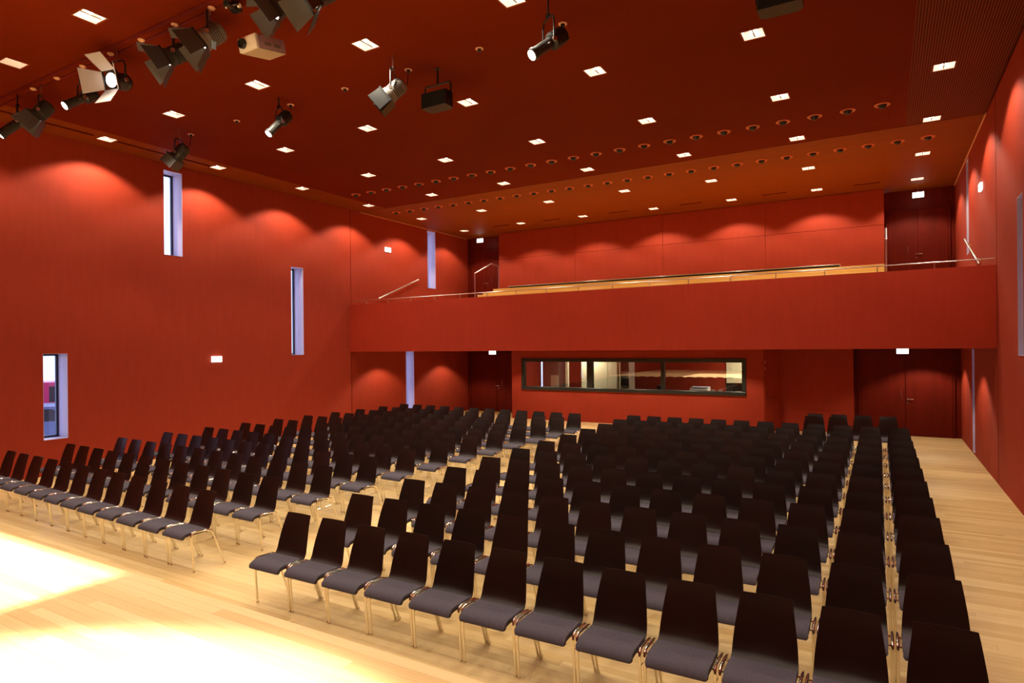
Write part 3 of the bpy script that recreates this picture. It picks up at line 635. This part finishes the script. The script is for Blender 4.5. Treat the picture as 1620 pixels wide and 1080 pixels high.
    pts = [side * -hw, side * -hw + Vector((0, 0, h * .75)), side * (-hw * .8) + Vector((0, 0, h * .95)), Vector((0, 0, h)), side * (hw * .8) + Vector((0, 0, h * .95)), side * hw + Vector((0, 0, h * .75)), side * hw]
    MB().tube(pts, rr_, 6).obj('yoke', M['black'], o, 30)
    part('pivot_knob', MB().lathe([(.03, hw + .01), (.03, hw + .035)], 10, Matrix.Rotation(PI / 2, 4, 'Y')).lathe([(.02, -hw - .03), (.02, -hw - .01)], 10, Matrix.Rotation(PI / 2, 4, 'Y')), 'steel', 40)
    hz = ZC - piv.z
    MB().tube([(0, 0, h - .01), (0, 0, hz)], .012, 8).box(-.03, .03, -.02, .02, h, h + .05).obj('hook_clamp', M['steel'] if kind == 'fresnel' else M['black'], o, 40)
    if cable:
        c_ = Vector(cable) - piv
        MB().tube([aim * -.2, Vector((c_.x * .5, c_.y * .5, h * .7)), Vector((c_.x * .9, c_.y * .9, h * .85)), c_], .006, 6).obj('cable', M['black'], o, 40)
    return o
lamp('profile_spotlight', 'profile', (-3.75, 7.36, 6.55), -33, 38, 6.89, 'slim lit profile spotlight right of the black ceiling loudspeaker', cable=(-3.88, 8.06, 7.11), s=1.05)
lamp('fresnel_spotlight', 'fresnel', (-6.55, 7.53, 6.58), -62, 40, 6.92, 'grey spotlight with barn doors just left of the black ceiling loudspeaker', 'blackm', cable=(-6.68, 8.06, 7.11), spread=.12, body='grey', flap='black', doors=.22)
lamp('profile_spotlight', 'profile', (-9.4, 7.71, 6.68), -15, 50, 6.95, 'small lit profile spotlight in the middle of the ceiling, left of the barn-door spotlight', cable=(-9.5, 8.06, 7.11))
lamp('fresnel_spotlight', 'fresnel', (-12.5, 7.75, 6.65), -62, 48, 6.94, 'spotlight with barn doors hanging above the high left window', 'blackm', cable=(-12.58, 8.06, 7.11), spread=.1, doors=.2)
lamp('profile_spotlight', 'profile', (-13.19, 5.2, 6.64), -25, 45, 6.93, 'lit profile spotlight cut by the left edge of the photo', s=1.15)
lamp('fresnel_spotlight', 'fresnel', (-12.33, 5.2, 6.66), -35, 50, 6.93, 'black spotlight with barn doors, second lamp on the track from the left', 'lens_dim', s=.98, spread=.3)
lamp('profile_spotlight', 'profile', (-11.01, 5.2, 6.62), -5, 38, 6.88, 'lit profile spotlight on the track, partly behind open barn doors', s=.95)
lamp('fresnel_spotlight', 'fresnel', (-9.95, 5.2, 6.67), 14, 14, 6.97, 'spotlight with wide open barn doors coloured as lens-lit, lens turned to the room', 'lens', s=.98, doors=.30, spread=.75, flap='flap_lit')
lamp('fresnel_spotlight', 'fresnel', (-8.5, 5.2, 6.70), -34, 34, 7.03, 'dim grey barn-door spotlight, left of the pair at the upper left', 'lens_dim', s=1.0)
fl_ = lamp('fresnel_spotlight', 'fresnel', (-7.71, 5.2, 6.75), -40, 38, 7.06, 'grey barn-door spotlight with blue label, right of the pair at the upper left', 'lens_dim', s=1.05, spread=.5, body='grey')
lamp('profile_spotlight', 'profile', (-7.20, 5.2, 7.02), 20, 15, 7.12, 'small dark lamp on the track at the top edge of the photo', 'blackm', s=.5)
lamp('fresnel_spotlight', 'fresnel', (-6.30, 5.2, 6.76), -35, 38, 7.06, 'black barn-door spotlight directly above the white projector', 'lens_dim', s=1.0, doors=.2, spread=.45)
lamp('fresnel_spotlight', 'fresnel', (-5.63, 5.2, 6.72), -25, 38, 7.05, 'barn-door spotlight right of the projector, cut by the top edge', 'lens_dim', s=1.05)
lp = MB().box(.130, .137, -.045, .015, -.19, -.09).obj('label_plate', M['label'], fl_); lp.matrix_local = fl_.children[0].matrix_local; lp['label'] = 'blue and white label'
# projector
pj = empty('projector', (-7.02, 5.50, 6.58)); tag(pj, 'white video projector hanging between the barn-door spotlights', 'projector')
tilt = Matrix.Rotation(.20, 4, 'X') @ Matrix.Rotation(0, 4, 'Z')
def pp(nm, q, m, sm=None): ob = q.obj(nm, M[m], pj, sm); ob.matrix_local = tilt
pp('body', MB().box(-.17, .17, -.20, .24, -.085, .085, bev=.018), 'mauve', 40)
pp('bottom_cover', MB().box(-.165, .165, -.20, .235, -.094, -.084, bev=.003), 'tan')
pp('front_panel', MB().box(-.172, .172, -.235, -.19, -.088, .088, bev=.012), 'white', 40)
pp('lens', MB().lathe([(.062, .0), (.062, .04), (.05, .045), (.045, .02), (.001, .015)], 20, Matrix.Translation((-.07, -.235, .005)) @ Matrix.Rotation(PI / 2, 4, 'X')), 'black', 40)
pp('vent_grille', MB().box(.168, .174, -.1, .0, -.04, .0).box(.168, .174, .05, .15, -.04, .0), 'grey')
MB().tube([(0, 0, .08), (0, 0, ZC - 6.58)], .025, 10).lathe([(.08, .555), (.08, .57)], 12).obj('ceiling_mount', M['white'], pj, 40)
# loudspeakers
def loud(loc, rz, label, tx):
    o = empty('loudspeaker', loc, rz); tag(o, label, 'loudspeaker', 'black loudspeakers under the ceiling')
    T_ = Matrix.Rotation(tx, 4, 'X')
    def p2(nm, q, m, sm=None): ob = q.obj(nm, M[m], o, sm); ob.matrix_local = T_
    p2('cabinet', MB().prism([(-.24, -.13), (.24, -.13), (.24, .08), (.18, .14), (-.18, .14), (-.24, .08)], 'z', -.12, .12), 'black')
    p2('grille', MB().box(-.22, .22, -.142, -.131, -.105, .105, bev=.004), 'blackm')
    p2('connector_plate', MB().box(-.08, .02, .141, .146, -.04, .04).lathe([(.012, 0), (.012, .01)], 8, Matrix.Translation((-.03, .15, 0)) @ Matrix.Rotation(PI / 2, 4, 'X')), 'steel')
    MB().tube([(-.26, 0, 0), (-.26, 0, .24), (-.24, 0, .27), (.24, 0, .27), (.26, 0, .24), (.26, 0, 0)], .016, 6).obj('bracket', M['black'], o, 30)
    MB().tube([(0, 0, .26), (0, 0, ZC - loc[2])], .016, 8).lathe([(.05, ZC - loc[2] - .012), (.05, ZC - loc[2])], 12).obj('ceiling_mount', M['black'], o, 30)
loud((-6.25, 8.28, 6.62), .0, 'black loudspeaker hanging in the middle of the ceiling beside a spotlight', .0)
loud((-1.02, 7.95, 6.62), .0, 'black loudspeaker at the top edge of the photo, right half', .0)

# ------------------------------------------------------------------ outside the left windows
struct(MB().box(-60, XL - .6, -30, 60, -.6, -.5).obj('ground_outside', M['snow']))
struct(MB().box(5.0, 5.3, 5, 30, -.6, 9).obj('sky_blocker_wall', M['dark_red']), 'unseen dark wall added to block sky from the right windows')  # added out of view to dim the daylight at the right windows
def car(loc, rz, label, m, L=4.2, H=1.45, van=False):
    o = empty('parked_van' if van else 'parked_car', loc, rz); tag(o, label, 'van' if van else 'car')
    if van: body = [(-2.2, .3), (2.2, .3), (2.2, 1.1), (1.7, 1.3), (1.35, 2.0), (-2.2, 2.0)]; win = [(.2, 1.3), (1.5, 1.3), (1.22, 1.85), (.2, 1.85)]
    else: body = [(-2.1, .3), (2.1, .3), (2.1, .75), (1.3, .88), (.6, 1.38), (-1.0, 1.42), (-1.7, .95), (-2.1, .85)]; win = [(-1.35, .95), (1.0, .92), (.52, 1.30), (-.95, 1.33)]
    MB().prism(body, 'y', -.85, .85).obj('body', M[m], o)
    MB().prism(win, 'y', -.86, .86).obj('side_windows', M['black'], o)
    for x in (-1.35, 1.35):
        for s in (-1, 1): MB().lathe([(.2, -.09), (.31, -.09), (.32, 0), (.31, .09), (.2, .09)], 16, Matrix.Translation((x, s * .8, .31)) @ Matrix.Rotation(PI / 2, 4, 'X')).obj('wheel', M['tyre'], o, 40)
car((-26.5, 11.1, -.5), 1.2, 'red van parked outside, seen through the low left window', 'vanred', van=True)
car((-23.4, 9.6, -.5), 1.1, 'blue-grey car parked outside, seen through the low left window', 'carblue')
